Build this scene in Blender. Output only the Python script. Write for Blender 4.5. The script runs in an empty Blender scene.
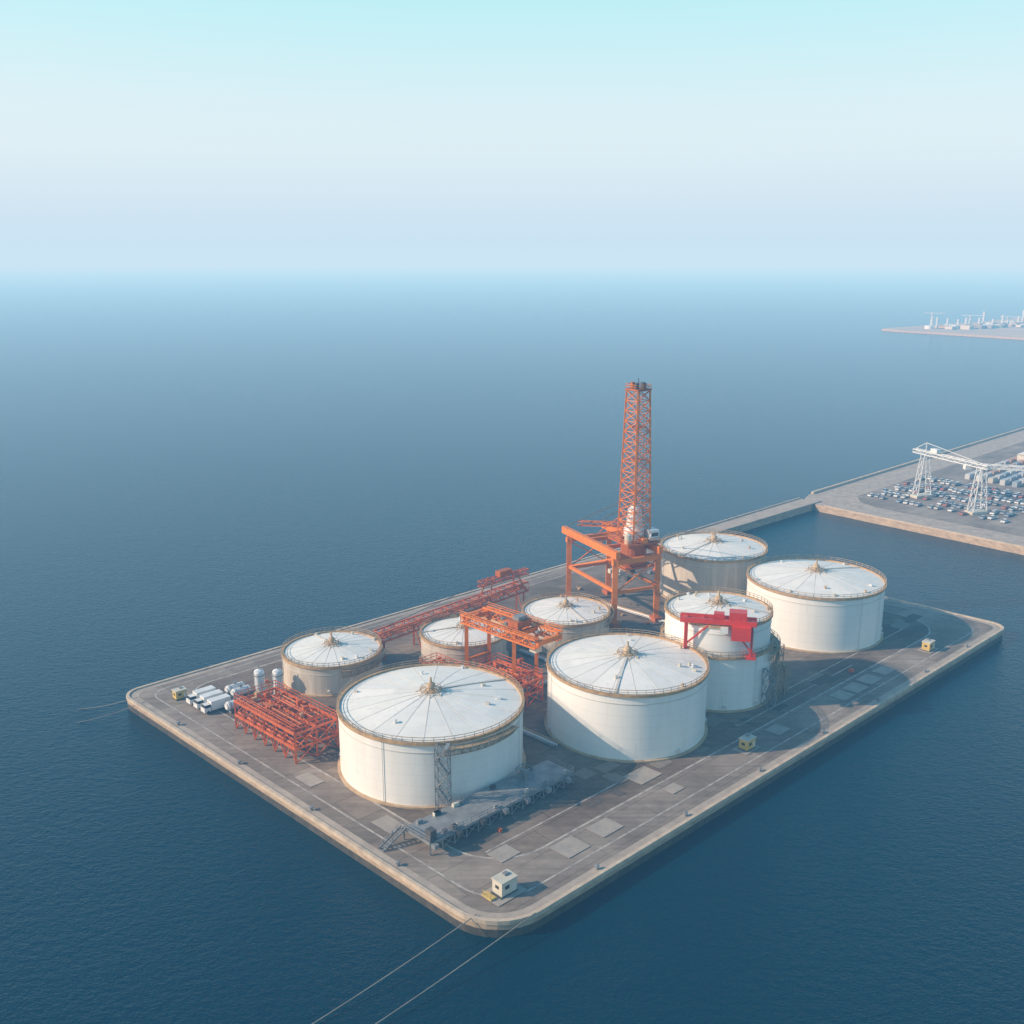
import bpy, math, random
from mathutils import Vector
random.seed(7)
sc = bpy.context.scene
# ---------------------------------------------------------------- helpers
def new_mat(name):
    m = bpy.data.materials.new(name); m.use_nodes = True
    nt = m.node_tree; b = nt.nodes['Principled BSDF']
    return m, nt, b
def N(nt, t, **kw):
    n = nt.nodes.new(t)
    for k, v in kw.items(): setattr(n, k, v)
    return n
def paint(name, col, col2=None, rough=0.5, metal=0.0, scale=0.4, stretch=(1,1,1), rust=None, rust_amt=0.0, lo=0.35, hi=0.7, courses=0, bump=0.0):
    m, nt, b = new_mat(name)
    b.inputs['Roughness'].default_value = rough; b.inputs['Metallic'].default_value = metal
    tc = N(nt, 'ShaderNodeTexCoord'); mp = N(nt, 'ShaderNodeMapping'); mp.inputs['Scale'].default_value = stretch
    nt.links.new(tc.outputs['Object'], mp.inputs['Vector'])
    no = N(nt, 'ShaderNodeTexNoise'); no.inputs['Scale'].default_value = scale; no.inputs['Detail'].default_value = 5; no.inputs['Roughness'].default_value = .65
    nt.links.new(mp.outputs[0], no.inputs['Vector'])
    r = N(nt, 'ShaderNodeMapRange'); r.inputs[1].default_value = lo; r.inputs[2].default_value = hi
    nt.links.new(no.outputs[0], r.inputs[0])
    mx = N(nt, 'ShaderNodeMix', data_type='RGBA'); c2 = col2 or tuple(c*.8 for c in col)
    mx.inputs[6].default_value = (*col, 1); mx.inputs[7].default_value = (*c2, 1)
    nt.links.new(r.outputs[0], mx.inputs[0])
    out = mx.outputs[2]
    if rust:
        n2 = N(nt, 'ShaderNodeTexNoise'); n2.inputs['Scale'].default_value = scale*2.7; n2.inputs['Detail'].default_value = 6; n2.inputs['Roughness'].default_value = .75
        nt.links.new(mp.outputs[0], n2.inputs['Vector'])
        r2 = N(nt, 'ShaderNodeMapRange'); r2.inputs[1].default_value = .56; r2.inputs[2].default_value = .74; r2.inputs[4].default_value = rust_amt
        nt.links.new(n2.outputs[0], r2.inputs[0])
        m2 = N(nt, 'ShaderNodeMix', data_type='RGBA'); m2.inputs[7].default_value = (*rust, 1)
        nt.links.new(out, m2.inputs[6]); nt.links.new(r2.outputs[0], m2.inputs[0]); out = m2.outputs[2]
    if courses:
        sp = N(nt, 'ShaderNodeSeparateXYZ'); nt.links.new(tc.outputs['Object'], sp.inputs[0])
        d = N(nt, 'ShaderNodeMath', operation='DIVIDE'); d.inputs[1].default_value = courses; nt.links.new(sp.outputs[2], d.inputs[0])
        f = N(nt, 'ShaderNodeMath', operation='FRACT'); nt.links.new(d.outputs[0], f.inputs[0])
        l = N(nt, 'ShaderNodeMath', operation='LESS_THAN'); l.inputs[1].default_value = .05; nt.links.new(f.outputs[0], l.inputs[0])
        ml = N(nt, 'ShaderNodeMath', operation='MULTIPLY'); ml.inputs[1].default_value = .14; nt.links.new(l.outputs[0], ml.inputs[0])
        m3 = N(nt, 'ShaderNodeMix', data_type='RGBA'); m3.inputs[7].default_value = (.35, .33, .3, 1)
        nt.links.new(out, m3.inputs[6]); nt.links.new(ml.outputs[0], m3.inputs[0]); out = m3.outputs[2]
    nt.links.new(out, b.inputs['Base Color'])
    if bump:
        bp = N(nt, 'ShaderNodeBump'); bp.inputs['Strength'].default_value = bump; bp.inputs['Distance'].default_value = .1
        nt.links.new(no.outputs[0], bp.inputs['Height']); nt.links.new(bp.outputs[0], b.inputs['Normal'])
    return m

class MB:
    def __init__(s): s.v=[]; s.f=[]; s.mi=[]; s.mats=[]
    def m(s, mat):
        if mat not in s.mats: s.mats.append(mat)
        return s.mats.index(mat)
    def poly(s, pts, mat):
        i=len(s.v); s.v += [tuple(p) for p in pts]; s.f.append(tuple(range(i,i+len(pts)))); s.mi.append(s.m(mat))
    def beam(s, a, b, w, mat, h=None):
        a=Vector(a); b=Vector(b); h=h or w; d=(b-a)
        if d.length<1e-5: return
        d.normalize(); up=Vector((0,0,1)) if abs(d.z)<.95 else Vector((1,0,0))
        x=d.cross(up).normalized()*(w/2); y=x.cross(d).normalized()*(h/2)
        i=len(s.v)
        for c in (a,b):
            for sx,sy in ((-1,-1),(1,-1),(1,1),(-1,1)): s.v.append(tuple(c+x*sx+y*sy))
        k=s.m(mat)
        for f in ((0,1,2,3),(7,6,5,4),(0,4,5,1),(1,5,6,2),(2,6,7,3),(3,7,4,0)):
            s.f.append(tuple(i+j for j in f)); s.mi.append(k)
    def box(s, c, size, rot, mat, taper=1.0):
        cx,cy,cz=c; sx,sy,sz=[q/2 for q in size]; ca,sa=math.cos(rot),math.sin(rot); i=len(s.v)
        for z,t in ((-sz,1),(sz,taper)):
            for x,y in ((-sx,-sy),(sx,-sy),(sx,sy),(-sx,sy)):
                x*=t; y*=t; s.v.append((cx+x*ca-y*sa, cy+x*sa+y*ca, cz+z))
        k=s.m(mat)
        for f in ((3,2,1,0),(4,5,6,7),(0,1,5,4),(1,2,6,5),(2,3,7,6),(3,0,4,7)):
            s.f.append(tuple(i+j for j in f)); s.mi.append(k)
    def lathe(s, c, prof, seg, mat, cap=False, mats=None, ph=0):
        cx,cy,cz=c; i=len(s.v); n=len(prof)
        for j in range(seg):
            a=2*math.pi*j/seg+ph
            for r,z in prof: s.v.append((cx+r*math.cos(a), cy+r*math.sin(a), cz+z))
        for j in range(seg):
            j2=(j+1)%seg
            mm = random.choice(mats) if mats else mat
            for k in range(n-1):
                s.f.append((i+j*n+k, i+j2*n+k, i+j2*n+k+1, i+j*n+k+1)); s.mi.append(s.m(mm))
        if cap:
            s.f.append(tuple(i+j*n+n-1 for j in range(seg))); s.mi.append(s.m(mat))
    def tube(s, a, b, r, mat, seg=8):
        a=Vector(a); b=Vector(b); d=(b-a).normalized(); up=Vector((0,0,1)) if abs(d.z)<.95 else Vector((1,0,0))
        x=d.cross(up).normalized(); y=x.cross(d); i=len(s.v); k=s.m(mat)
        for c in (a,b):
            for j in range(seg):
                t=2*math.pi*j/seg; s.v.append(tuple(c+x*r*math.cos(t)+y*r*math.sin(t)))
        for j in range(seg):
            j2=(j+1)%seg; s.f.append((i+j,i+j2,i+seg+j2,i+seg+j)); s.mi.append(k)
        s.f.append(tuple(i+j for j in reversed(range(seg)))); s.mi.append(k)
        s.f.append(tuple(i+seg+j for j in range(seg))); s.mi.append(k)
    def truss(s, a, b, w, h, n, mat, ch=.35, br=.18, side=None, low=True):
        a=Vector(a); b=Vector(b); d=(b-a).normalized()
        x=(side or d.cross(Vector((0,0,1))).normalized())*(w/2); u=Vector((0,0,h))
        P=lambda t,sx,sz: a+(b-a)*t+x*sx+u*sz
        for sx in (-1,1):
            for sz in (0,1): s.beam(P(0,sx,sz),P(1,sx,sz),ch,mat)
        for i in range(n+1):
            t=i/n
            for sx in (-1,1): s.beam(P(t,sx,0),P(t,sx,1),br,mat)
            for sz in (0,1): s.beam(P(t,-1,sz),P(t,1,sz),br,mat)
            if i<n:
                t2=(i+1)/n; e=i%2
                for sx in (-1,1): s.beam(P(t,sx,e),P(t2,sx,1-e),br,mat)
                s.beam(P(t,-1 if e else 1,1),P(t2,1 if e else -1,1),br,mat)
    def tower(s, c, w0, w1, z0, z1, n, mat, rot=0, ch=.4, br=.2):
        def C(t,k):
            w=(w0+(w1-w0)*t)/2; a=rot+math.pi/4+k*math.pi/2
            return Vector((c[0]+w*1.414*math.cos(a), c[1]+w*1.414*math.sin(a), z0+(z1-z0)*t))
        for k in range(4):
            s.beam(C(0,k),C(1,k),ch,mat)
            for i in range(n):
                t,t2=i/n,(i+1)/n
                s.beam(C(t2,k),C(t2,(k+1)%4),br,mat)
                s.beam(C(t,k),C(t2,(k+1)%4),br,mat); s.beam(C(t,(k+1)%4),C(t2,k),br,mat)
        return C
    def rail(s, pts, mat, h=1.1, w=.08, closed=False, step=2.0):
        pts=[Vector(p) for p in pts]; L=pts+[pts[0]] if closed else pts
        for a,b in zip(L[:-1],L[1:]):
            n=max(1,int((b-a).length/step))
            for z in (h*.5,h): s.beam(a+Vector((0,0,z)),b+Vector((0,0,z)),w,mat)
            for i in range(n): 
                q=a+(b-a)*(i/n); s.beam(q,q+Vector((0,0,h)),w,mat)
    def obj(s, name, parent=None, smooth=False):
        me=bpy.data.meshes.new(name); me.from_pydata(s.v,[],s.f)
        for m in s.mats: me.materials.append(m)
        me.polygons.foreach_set('material_index', s.mi)
        if smooth:
            me.polygons.foreach_set('use_smooth',[True]*len(s.f))
        me.update(); o=bpy.data.objects.new(name,me); sc.collection.objects.link(o)
        if parent: o.parent=parent
        return o
def empty(name):
    e=bpy.data.objects.new(name,None); sc.collection.objects.link(e); return e

# platform frame
F=Vector((-2.5,142.7,0)); EA=Vector((.7284,.6855,0)); EB=Vector((-.7159,.6981,0)); ANG=math.atan2(.6855,.7284)
LA,LB=211.8,137.8
def W(p,q,z=0): return F+EA*p+EB*q+Vector((0,0,z))

# ---------------------------------------------------------------- materials
white=paint('tank_white',(.84,.81,.75),(.76,.73,.68),.45,0,.35,(1,1,.12),(.50,.39,.28),.3,courses=2.4)
white2=paint('tank_white_b',(.85,.82,.76),(.78,.76,.71),.45,0,.35,(1,1,.12),(.50,.39,.28),.25,courses=2.7)
greyw=paint('tank_weathered',(.60,.53,.44),(.43,.37,.30),.7,0,.5,(1,1,.1),(.32,.22,.14),.5,courses=2.2)
roofs=[paint('roof_white_%d'%i,c,tuple(x*.9 for x in c),.5,0,.25,(1,1,1),(.54,.43,.30),.6) for i,c in enumerate([(.84,.81,.73),(.81,.79,.72),(.85,.82,.75),(.78,.76,.70)])]
rib=paint('roof_rib',(.66,.62,.55),(.55,.50,.43),.5)
rim=paint('rim_rusty_tan',(.55,.35,.17),(.30,.19,.11),.7,0,.8,rust=(.2,.08,.03),rust_amt=.7)
railm=paint('rail_steel',(.44,.33,.20),(.26,.17,.10),.6)
tan=paint('vent_tan',(.54,.40,.25),(.38,.25,.14),.6)
orange=paint('crane_orange',(.76,.22,.025),(.60,.155,.02),.5,0,.6,rust=(.25,.07,.02),rust_amt=.6)
orange_d=paint('crane_orange_dark',(.46,.12,.022),(.32,.08,.018),.6)
red=paint('rack_red',(.62,.135,.030),(.43,.085,.025),.55,0,.6,rust=(.16,.06,.03),rust_amt=.6)
redb=paint('crane_red',(.66,.04,.02),(.52,.035,.02),.4)
steel=paint('galv_steel',(.30,.31,.31),(.18,.18,.18),.5,.2)
dark=paint('dark_steel',(.06,.06,.06),(.1,.09,.08),.6)
whitep=paint('white_paint',(.75,.75,.73),(.6,.6,.58),.4)
glass=paint('dark_glass',(.02,.025,.03),(.03,.035,.04),.1)
carglass=paint('car_glass',(.07,.08,.09),(.09,.1,.11),.1)
yellow=paint('yellow_paint',(.62,.44,.12),(.5,.35,.1),.5)
cream=paint('cream_paint',(.62,.58,.48),(.5,.45,.36),.5)
conc=paint('concrete_edge',(.45,.375,.30),(.30,.25,.20),.85,0,.25,rust=(.20,.155,.11),rust_amt=.6,bump=.3)
wallc=paint('quay_wall',(.50,.37,.25),(.30,.22,.15),.85,0,.3,(1,1,2.5),(.12,.09,.07),.8,bump=.3)
wet=paint('quay_wall_wet',(.10,.085,.065),(.04,.042,.04),.5,0,.5)
slab=paint('light_slab',(.38,.33,.275),(.28,.25,.215),.85,0,.4)
line=paint('road_line',(.48,.43,.37),(.25,.225,.20),.8,0,.5,lo=.4,hi=.62)
rubber=paint('rubber',(.02,.02,.02),(.03,.03,.03),.8)
rope=paint('mooring_rope',(.30,.27,.22),(.2,.17,.14),.9)

def asphalt(name,c1,c2,c3,rot,bs=9.0):
    m,nt,b=new_mat(name); b.inputs['Roughness'].default_value=.9
    tc=N(nt,'ShaderNodeTexCoord'); mp=N(nt,'ShaderNodeMapping'); mp.inputs['Rotation'].default_value=(0,0,-rot)
    nt.links.new(tc.outputs['Object'],mp.inputs['Vector'])
    n1=N(nt,'ShaderNodeTexNoise'); n1.inputs['Scale'].default_value=.045; n1.inputs['Detail'].default_value=9; n1.inputs['Roughness'].default_value=.74
    nt.links.new(mp.outputs[0],n1.inputs['Vector'])
    cr=N(nt,'ShaderNodeValToRGB'); e=cr.color_ramp.elements; e[0].position=.38; e[0].color=(*c1,1); e[1].position=.62; e[1].color=(*c3,1); k=e.new(.5); k.color=(*c2,1)
    nt.links.new(n1.outputs[0],cr.inputs[0])
    br=N(nt,'ShaderNodeTexBrick'); br.inputs['Scale'].default_value=1; br.inputs['Brick Width'].default_value=bs*1.3; br.inputs['Row Height'].default_value=bs*.6; br.inputs['Mortar Size'].default_value=.12; br.inputs['Bias'].default_value=0
    br.inputs['Color1'].default_value=(.80,.80,.80,1); br.inputs['Color2'].default_value=(1.16,1.14,1.12,1); br.inputs['Mortar'].default_value=(.62,.60,.58,1)
    nt.links.new(mp.outputs[0],br.inputs['Vector'])
    mu=N(nt,'ShaderNodeMix',data_type='RGBA',blend_type='MULTIPLY'); mu.inputs[0].default_value=.8
    nt.links.new(cr.outputs[0],mu.inputs[6]); nt.links.new(br.outputs[0],mu.inputs[7])
    mp2=N(nt,'ShaderNodeMapping'); mp2.inputs['Rotation'].default_value=(0,0,-rot); mp2.inputs['Scale'].default_value=(.05,.9,1)
    nt.links.new(tc.outputs['Object'],mp2.inputs['Vector'])
    n2=N(nt,'ShaderNodeTexNoise'); n2.inputs['Scale'].default_value=1; n2.inputs['Detail'].default_value=5; nt.links.new(mp2.outputs[0],n2.inputs['Vector'])
    r2=N(nt,'ShaderNodeMapRange'); r2.inputs[1].default_value=.35; r2.inputs[2].default_value=.7; r2.inputs[3].default_value=.85; r2.inputs[4].default_value=1.15; nt.links.new(n2.outputs[0],r2.inputs[0])
    m2=N(nt,'ShaderNodeMix',data_type='RGBA',blend_type='MULTIPLY'); m2.inputs[0].default_value=1
    nt.links.new(mu.outputs[2],m2.inputs[6]); nt.links.new(r2.outputs[0],m2.inputs[7])
    nt.links.new(m2.outputs[2],b.inputs['Base Color'])
    return m
asph_in=asphalt('asphalt_inner',(.115,.084,.062),(.165,.126,.096),(.235,.188,.145),ANG)
asph_rd=asphalt('asphalt_road',(.18,.145,.115),(.235,.192,.155),(.31,.26,.21),ANG,14)
asph_port=asphalt('asphalt_port',(.19,.16,.13),(.25,.21,.175),(.31,.27,.225),.78)
patch_d=paint('asphalt_patch_dark',(.085,.070,.058),(.115,.095,.078),.9,0,.8)
patch_l=paint('asphalt_patch_light',(.25,.205,.165),(.185,.155,.125),.9,0,.8)

# ---------------------------------------------------------------- water
m_w,nt,b=new_mat('sea_water')
tc=N(nt,'ShaderNodeTexCoord')
n0=N(nt,'ShaderNodeTexNoise'); n0.inputs['Scale'].default_value=.004; n0.inputs['Detail'].default_value=4
nt.links.new(tc.outputs['Object'],n0.inputs['Vector'])
mx=N(nt,'ShaderNodeMix',data_type='RGBA'); mx.inputs[6].default_value=(.0002,.017,.036,1); mx.inputs[7].default_value=(.0003,.031,.050,1)
nt.links.new(n0.outputs[0],mx.inputs[0]); nt.links.new(mx.outputs[2],b.inputs['Base Color'])
b.inputs['Roughness'].default_value=.2; b.inputs['IOR'].default_value=1.33
b.inputs['Specular Tint'].default_value=(.10,.6,.85,1); b.inputs['Specular IOR Level'].default_value=.4
mp=N(nt,'ShaderNodeMapping'); mp.inputs['Scale'].default_value=(1,1.6,1); mp.inputs['Rotation'].default_value=(0,0,.35)
nt.links.new(tc.outputs['Object'],mp.inputs['Vector'])
prev=None
for s,d,dist in ((.14,2,.16),(.55,3,.30),(1.8,2,.14)):
    n=N(nt,'ShaderNodeTexNoise'); n.inputs['Scale'].default_value=s; n.inputs['Detail'].default_value=d; n.inputs['Roughness'].default_value=.6
    nt.links.new(mp.outputs[0],n.inputs['Vector'])
    bp=N(nt,'ShaderNodeBump'); bp.inputs['Strength'].default_value=1; bp.inputs['Distance'].default_value=dist
    nt.links.new(n.outputs[0],bp.inputs['Height'])
    if prev: nt.links.new(prev.outputs[0],bp.inputs['Normal'])
    prev=bp
nt.links.new(prev.outputs[0],b.inputs['Normal'])
mb=MB(); S=60000
mb.poly([(-S,-S,-3),(S,-S,-3),(S,S,-3),(-S,S,-3)],m_w); mb.obj('sea_water')

# ---------------------------------------------------------------- low marine haze layer, homogeneous; its own emission stands in for scattered sunlight
m,nt,b=new_mat('emissive_haze'); nt.nodes.remove(b); out=nt.nodes['Material Output']
SG=(.00013,.00030,.00044); HZ=(.60,.78,.91)
mxs=max(SG)
ab=N(nt,'ShaderNodeVolumeAbsorption'); ab.inputs['Color'].default_value=(*[1-s/mxs for s in SG],1); ab.inputs['Density'].default_value=mxs
em=N(nt,'ShaderNodeEmission'); em.inputs['Color'].default_value=(*[h*s/mxs for h,s in zip(HZ,SG)],1); em.inputs['Strength'].default_value=mxs
ad=N(nt,'ShaderNodeAddShader'); nt.links.new(ab.outputs[0],ad.inputs[0]); nt.links.new(em.outputs[0],ad.inputs[1]); nt.links.new(ad.outputs[0],out.inputs['Volume'])
mb=MB(); mb.box((0,0,110),(110000,110000,260),0,m); mb.obj('emissive_haze_layer')

# ---------------------------------------------------------------- platform
def rr(p0,q0,p1,q1,rs,n=8):
    out=[]
    for (cx,cy,sx,sy,a0),r in zip(((p0,q0,1,1,math.pi),(p1,q0,-1,1,1.5*math.pi),(p1,q1,-1,-1,0),(p0,q1,1,-1,.5*math.pi)),rs):
        for i in range(n+1):
            a=a0+math.pi/2*i/n
            out.append((cx+sx*r+r*math.cos(a), cy+sy*r+r*math.sin(a)))
    return out
plat=empty('harbour_platform')
mb=MB()
outer=rr(0,0,LA,LB,(10,5,3,5))
mb.poly([W(p,q,0) for p,q in outer],conc)
n=len(outer)
for i in range(n):
    a,b_=outer[i],outer[(i+1)%n]
    mb.poly([W(*a,-1.5),W(*b_,-1.5),W(*b_,0),W(*a,0)],wallc)
    mb.poly([W(*a,-8),W(*b_,-8),W(*b_,-1.5),W(*a,-1.5)],wet)
mb.obj('quay_block',plat)
def ring(mb,o,i,z0,z1,mat):
    n=len(o)
    for k in range(n):
        j=(k+1)%n; mb.poly([W(*o[k],z0),W(*o[j],z0),W(*i[j],z1),W(*i[k],z1)],mat)
mb=MB()
o=rr(-.15,-.15,LA+.15,LB+.15,(10.15,5.15,3,5.15)); i_=rr(.6,.6,LA-.6,LB-.6,(9.4,4.4,3,4.4))
kc=paint('kerb_light',(.60,.48,.35),(.40,.32,.24),.85,0,.4,rust=(.2,.15,.1),rust_amt=.6)
ring(mb,o,i_,.3,.3,kc); ring(mb,o,o,-.5,.3,kc); ring(mb,i_,i_,.3,0,kc); ring(mb,rr(0,0,LA,LB,(10,5,3,5)),o,-.5,-.5,kc)
mb.obj('edge_kerb',plat)
mb=MB()
mb.poly([W(p,q,.012) for p,q in rr(2.4,2.4,LA-2.4,LB-2.4,(8,4,4,4))],asph_rd); mb.obj('perimeter_road',plat)
mb=MB()
mb.poly([W(p,q,.024) for p,q in rr(12.5,13.5,LA-13,LB-9,(12,14,6,8))],asph_in); mb.obj('yard_asphalt',plat)
mb=MB()
def loop(mb,p0,q0,p1,q1,r,w,z,mat):
    ring(mb,rr(p0,q0,p1,q1,r),rr(p0+w,q0+w,p1-w,q1-w,tuple(max(.5,x-w) for x in r)),z,z,mat)
loop(mb,5.2,5.4,LA-5.5,LB-4.5,(9,9,4,5),.4,.036,line)
loop(mb,12.2,13.2,LA-12.7,LB-8.7,(12,14,6,8),.5,.036,line)
for p0,p1,qq in ((16,60,19.5),(95,150,17.5),(120,190,21)):
    mb.poly([W(p0,qq,.036),W(p1,qq,.036),W(p1,qq+.35,.036),W(p0,qq+.35,.036)],line)
mb.obj('painted_lines',plat)
mb=MB()
for k in range(70):
    z=.04+.0012*k
    side=random.random()
    if side<.55: p,q=random.uniform(15,195),random.uniform(15,32)
    elif side<.75: p,q=random.uniform(13,20),random.uniform(15,125)
    else: p,q=random.uniform(30,195),random.uniform(60,124)
    a,b_=random.uniform(1.5,9),random.uniform(1.2,4.5)
    mb.poly([W(p,q,z),W(p+a,q,z),W(p+a,q+b_,z),W(p,q+b_,z)],random.choice([patch_d,patch_d,patch_l]))
mb.obj('asphalt_patches',plat)
mb=MB()
for p,q,a,b_ in ((38.2,9.9,6.0,4.6),(28.3,9.9,6.0,5.0),(18,17,5,4),(135.8,9.4,6,4.5),(129,9.4,5.5,4.5),(143.5,9.6,6,4.5),(152,9.8,6,4),(86.5,9.7,6,4),(100,10,5,4),(175.5,8.4,6,4),(60,10,4,3),(60,18,7,5),(9.2,40,4,6),(8.5,66,3.5,6),(9.4,8.3,7,5)):
    mb.poly([W(p-a/2,q-b_/2,.14),W(p+a/2,q-b_/2,.14),W(p+a/2,q+b_/2,.14),W(p-a/2,q+b_/2,.14)],slab)
mb.obj('concrete_slabs',plat)
mb=MB()
for k in range(1,8):
    mb.lathe(W(k*LA/8,1.7,0),[(.35,0),(.3,.5),(.5,.6),(.5,.8),(0.05,.9)],8,steel)
for k in range(1,5):
    mb.lathe(W(1.7,k*LB/5,0),[(.35,0),(.3,.5),(.5,.6),(.5,.8),(0.05,.9)],8,steel)
mb.obj('bollards',plat)

# ---------------------------------------------------------------- tanks
def tank(x,y,R,h,wall,rise=None,ventscale=1.0,tier=None):
    e=empty('storage_tank'); rise=rise or R*.12
    c=(x,y,0); seg=96
    mb=MB(); mb.lathe(c,[(R+.7,.03),(R+.7,.4),(R,.4)],seg,tan); mb.obj('foundation_ring',e)
    mb=MB()
    if tier:
        zt,R2=tier
        mb.lathe(c,[(R,.4),(R,zt)],seg,wall); mb.lathe(c,[(R,zt),(R2,zt+.01)],seg,steel); mb.lathe(c,[(R2,zt),(R2,h)],seg,wall)
        m2=MB(); m2.lathe(c,[(R+.05,zt-.5),(R+.5,zt-.5),(R+.5,zt+.15),(R-.1,zt+.15)],seg,rim)
        m2.rail([(x+(R+.4)*math.cos(t*math.pi/24),y+(R+.4)*math.sin(t*math.pi/24),zt+.1) for t in range(48)],railm,1.4,.13,True)
        m2.obj('tier_walkway',e); Rt=R2
    else:
        mb.lathe(c,[(R,.4),(R,h)],seg,wall); Rt=R
    o=mb.obj('shell',e,True)
    mb=MB(); mb.lathe(c,[(Rt+.02,h-.55),(Rt+.38,h-.55),(Rt+.38,h+.12),(Rt-.25,h+.12),(Rt-.25,h-.3)],seg,rim)
    mb.lathe(c,[(Rt+.01,h-2.3),(Rt+.1,h-2.3),(Rt+.1,h-2.15),(Rt+.01,h-2.15)],seg,rib)
    mb.obj('rim_ring',e)
    ns=20; mb=MB(); z0=h-.25
    rings=[1.0,.72,.42,.1]
    for k in range(ns):
        mm=random.choice(roofs)
        for ri in range(3):
            if random.random()<.35: mm=random.choice(roofs)
            for sub in range(4):
                a0=2*math.pi*(k+sub/4)/ns; a1=2*math.pi*(k+(sub+1)/4)/ns
                f=lambda r,a:(x+r*(Rt-.2)*math.cos(a),y+r*(Rt-.2)*math.sin(a),z0+rise*(1-r**1.35))
                ra,rb=rings[ri],rings[ri+1]
                mb.poly([f(ra,a0),f(ra,a1),f(rb,a1),f(rb,a0)],mm)
    mb.poly([(x+.1*Rt*math.cos(t*math.pi/8),y+.1*Rt*math.sin(t*math.pi/8),z0+rise*(1-.1**1.35)) for t in range(16)],roofs[2])
    mb.obj('roof_plates',e)
    mb=MB()
    for k in range(ns):
        a=2*math.pi*k/ns; pr=None
        for r in (1,.86,.72,.57,.42,.25,.09):
            q=Vector((x+r*(Rt-.3)*math.cos(a),y+r*(Rt-.3)*math.sin(a),z0+rise*(1-r**1.35)+.02))
            if pr: mb.beam(pr,q,.09,rib,.05)
            pr=q
    a=random.uniform(0,6.28)
    p0=Vector((x+(Rt-.5)*math.cos(a),y+(Rt-.5)*math.sin(a),z0+.3)); p1=Vector((x+2*math.cos(a),y+2*math.sin(a),z0+rise+.2))
    mb.beam(p0,p1,.6,rib,.08)
    mb.obj('roof_ribs',e)
    s=ventscale; zc=z0+rise
    mb=MB(); mb.lathe((x,y,zc-.2),[(1.4*s,0),(1.4*s,.45),(.8*s,.6),(.7*s,1.3),(1.1*s,1.35),(.9*s,1.9),(.3*s,2.3),(.25*s,3.4),(.05,3.5)],14,tan)
    for k in range(8):
        a=k*math.pi/4; mb.beam((x+.6*s*math.cos(a),y+.6*s*math.sin(a),zc+1.2),(x+3.4*s*math.cos(a),y+3.4*s*math.sin(a),zc-.2),.13,tan)
    mb.rail([(x+2.4*s*math.cos(k*math.pi/5),y+2.4*s*math.sin(k*math.pi/5),zc-.1) for k in range(10)],railm,1.0,.08,True)
    mb.obj('roof_vent',e)
    mb=MB()
    for k in range(random.randint(6,9)):
        a=random.uniform(0,6.28); r=random.uniform(.6,.95); z=z0+rise*(1-r**1.35)
        P=(x+r*Rt*math.cos(a),y+r*Rt*math.sin(a),z)
        if random.random()<.6: mb.lathe(P,[(.3,0),(.3,.5),(.42,.55),(.42,.7),(.05,.8)],8,random.choice([tan,whitep,cream]))
        else: mb.box((P[0],P[1],P[2]+.25),(.9,.6,.5),a,random.choice([whitep,cream,rib]))
    mb.obj('roof_hatches',e)
    mb=MB()
    mb.rail([(x+(Rt+.2)*math.cos(t*math.pi/30),y+(Rt+.2)*math.sin(t*math.pi/30),h+.1) for t in range(60)],railm,1.1,.10,True)
    mb.obj('railing',e)
    mb=MB()
    for k in range(6):
        a=random.uniform(0,6.28); d=Vector((math.cos(a),math.sin(a),0)); b0=Vector(c)+d*(R-.1)+Vector((0,0,1.3))
        mb.tube(b0,b0+d*.7,.45,rib,12)
    for k in range(3):
        a=random.uniform(0,6.28); d=Vector((math.cos(a),math.sin(a),0)); mb.beam(Vector(c)+d*(R+.2)+Vector((0,0,.4)),Vector(c)+d*(R+.2)+Vector((0,0,(tier[0] if tier else h)-.6)),.12,whitep)
    mb.obj('nozzles_and_downpipes',e)
    return e
def stair_tower(parent,c,rot,w,z1,mat,n=None,name='stair_tower'):
    mb=MB(); n=n or int(z1/2.6); mb.tower(c,w,w,0,z1,n,mat,rot,.16,.09)
    ca,sa=math.cos(rot),math.sin(rot)
    for i in range(n):
        za,zb=z1*i/n,z1*(i+1)/n; d=1 if i%2 else -1
        mb.beam((c[0]-d*w*.4*ca,c[1]-d*w*.4*sa,za),(c[0]+d*w*.4*ca,c[1]+d*w*.4*sa,zb),w*.35,mat,.08)
        mb.box((c[0]+d*w*.38*ca,c[1]+d*w*.38*sa,zb),(w*.3,w*.95,.08),rot,mat)
    return mb.obj(name,parent)
def gallery(parent,x,y,R,z,a0,a1,mat,w=1.6,n=10):
    """bracketed lattice walkway hung on the shell between two angles (degrees)"""
    mb=MB(); A=[math.radians(a0+(a1-a0)*i/n) for i in range(n+1)]
    I=[Vector((x+(R+.42)*math.cos(a),y+(R+.42)*math.sin(a),z)) for a in A]; O=[Vector((x+(R+.42+w)*math.cos(a),y+(R+.42+w)*math.sin(a),z)) for a in A]
    for k in range(n):
        mb.poly([I[k],I[k+1],O[k+1],O[k]],mat); mb.beam(O[k],O[k+1],.16,mat); mb.beam(I[k]-Vector((0,0,2)),I[k+1]-Vector((0,0,2)),.12,mat)
        mb.beam(I[k]-Vector((0,0,2)),O[k+1],.1,mat)
    for k in range(n+1):
        mb.beam(I[k]-Vector((0,0,2)),O[k],.14,mat); mb.beam(I[k]-Vector((0,0,2)),I[k],.12,mat)
    mb.rail(O,mat,1.2,.09); mb.obj('lattice_gallery',parent)
tA=tank(-17.8,203.4,20.2,14.5,white)
tB=tank(27.3,221.4,18.8,16,white2)
tC=tank(52.7,242,13.9,22.2,white,tier=(14.3,13.3))
tD=tank(91.0,286.2,19.8,16.3,white2)
tE=tank(67.3,321,17.2,16,greyw)
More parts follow.
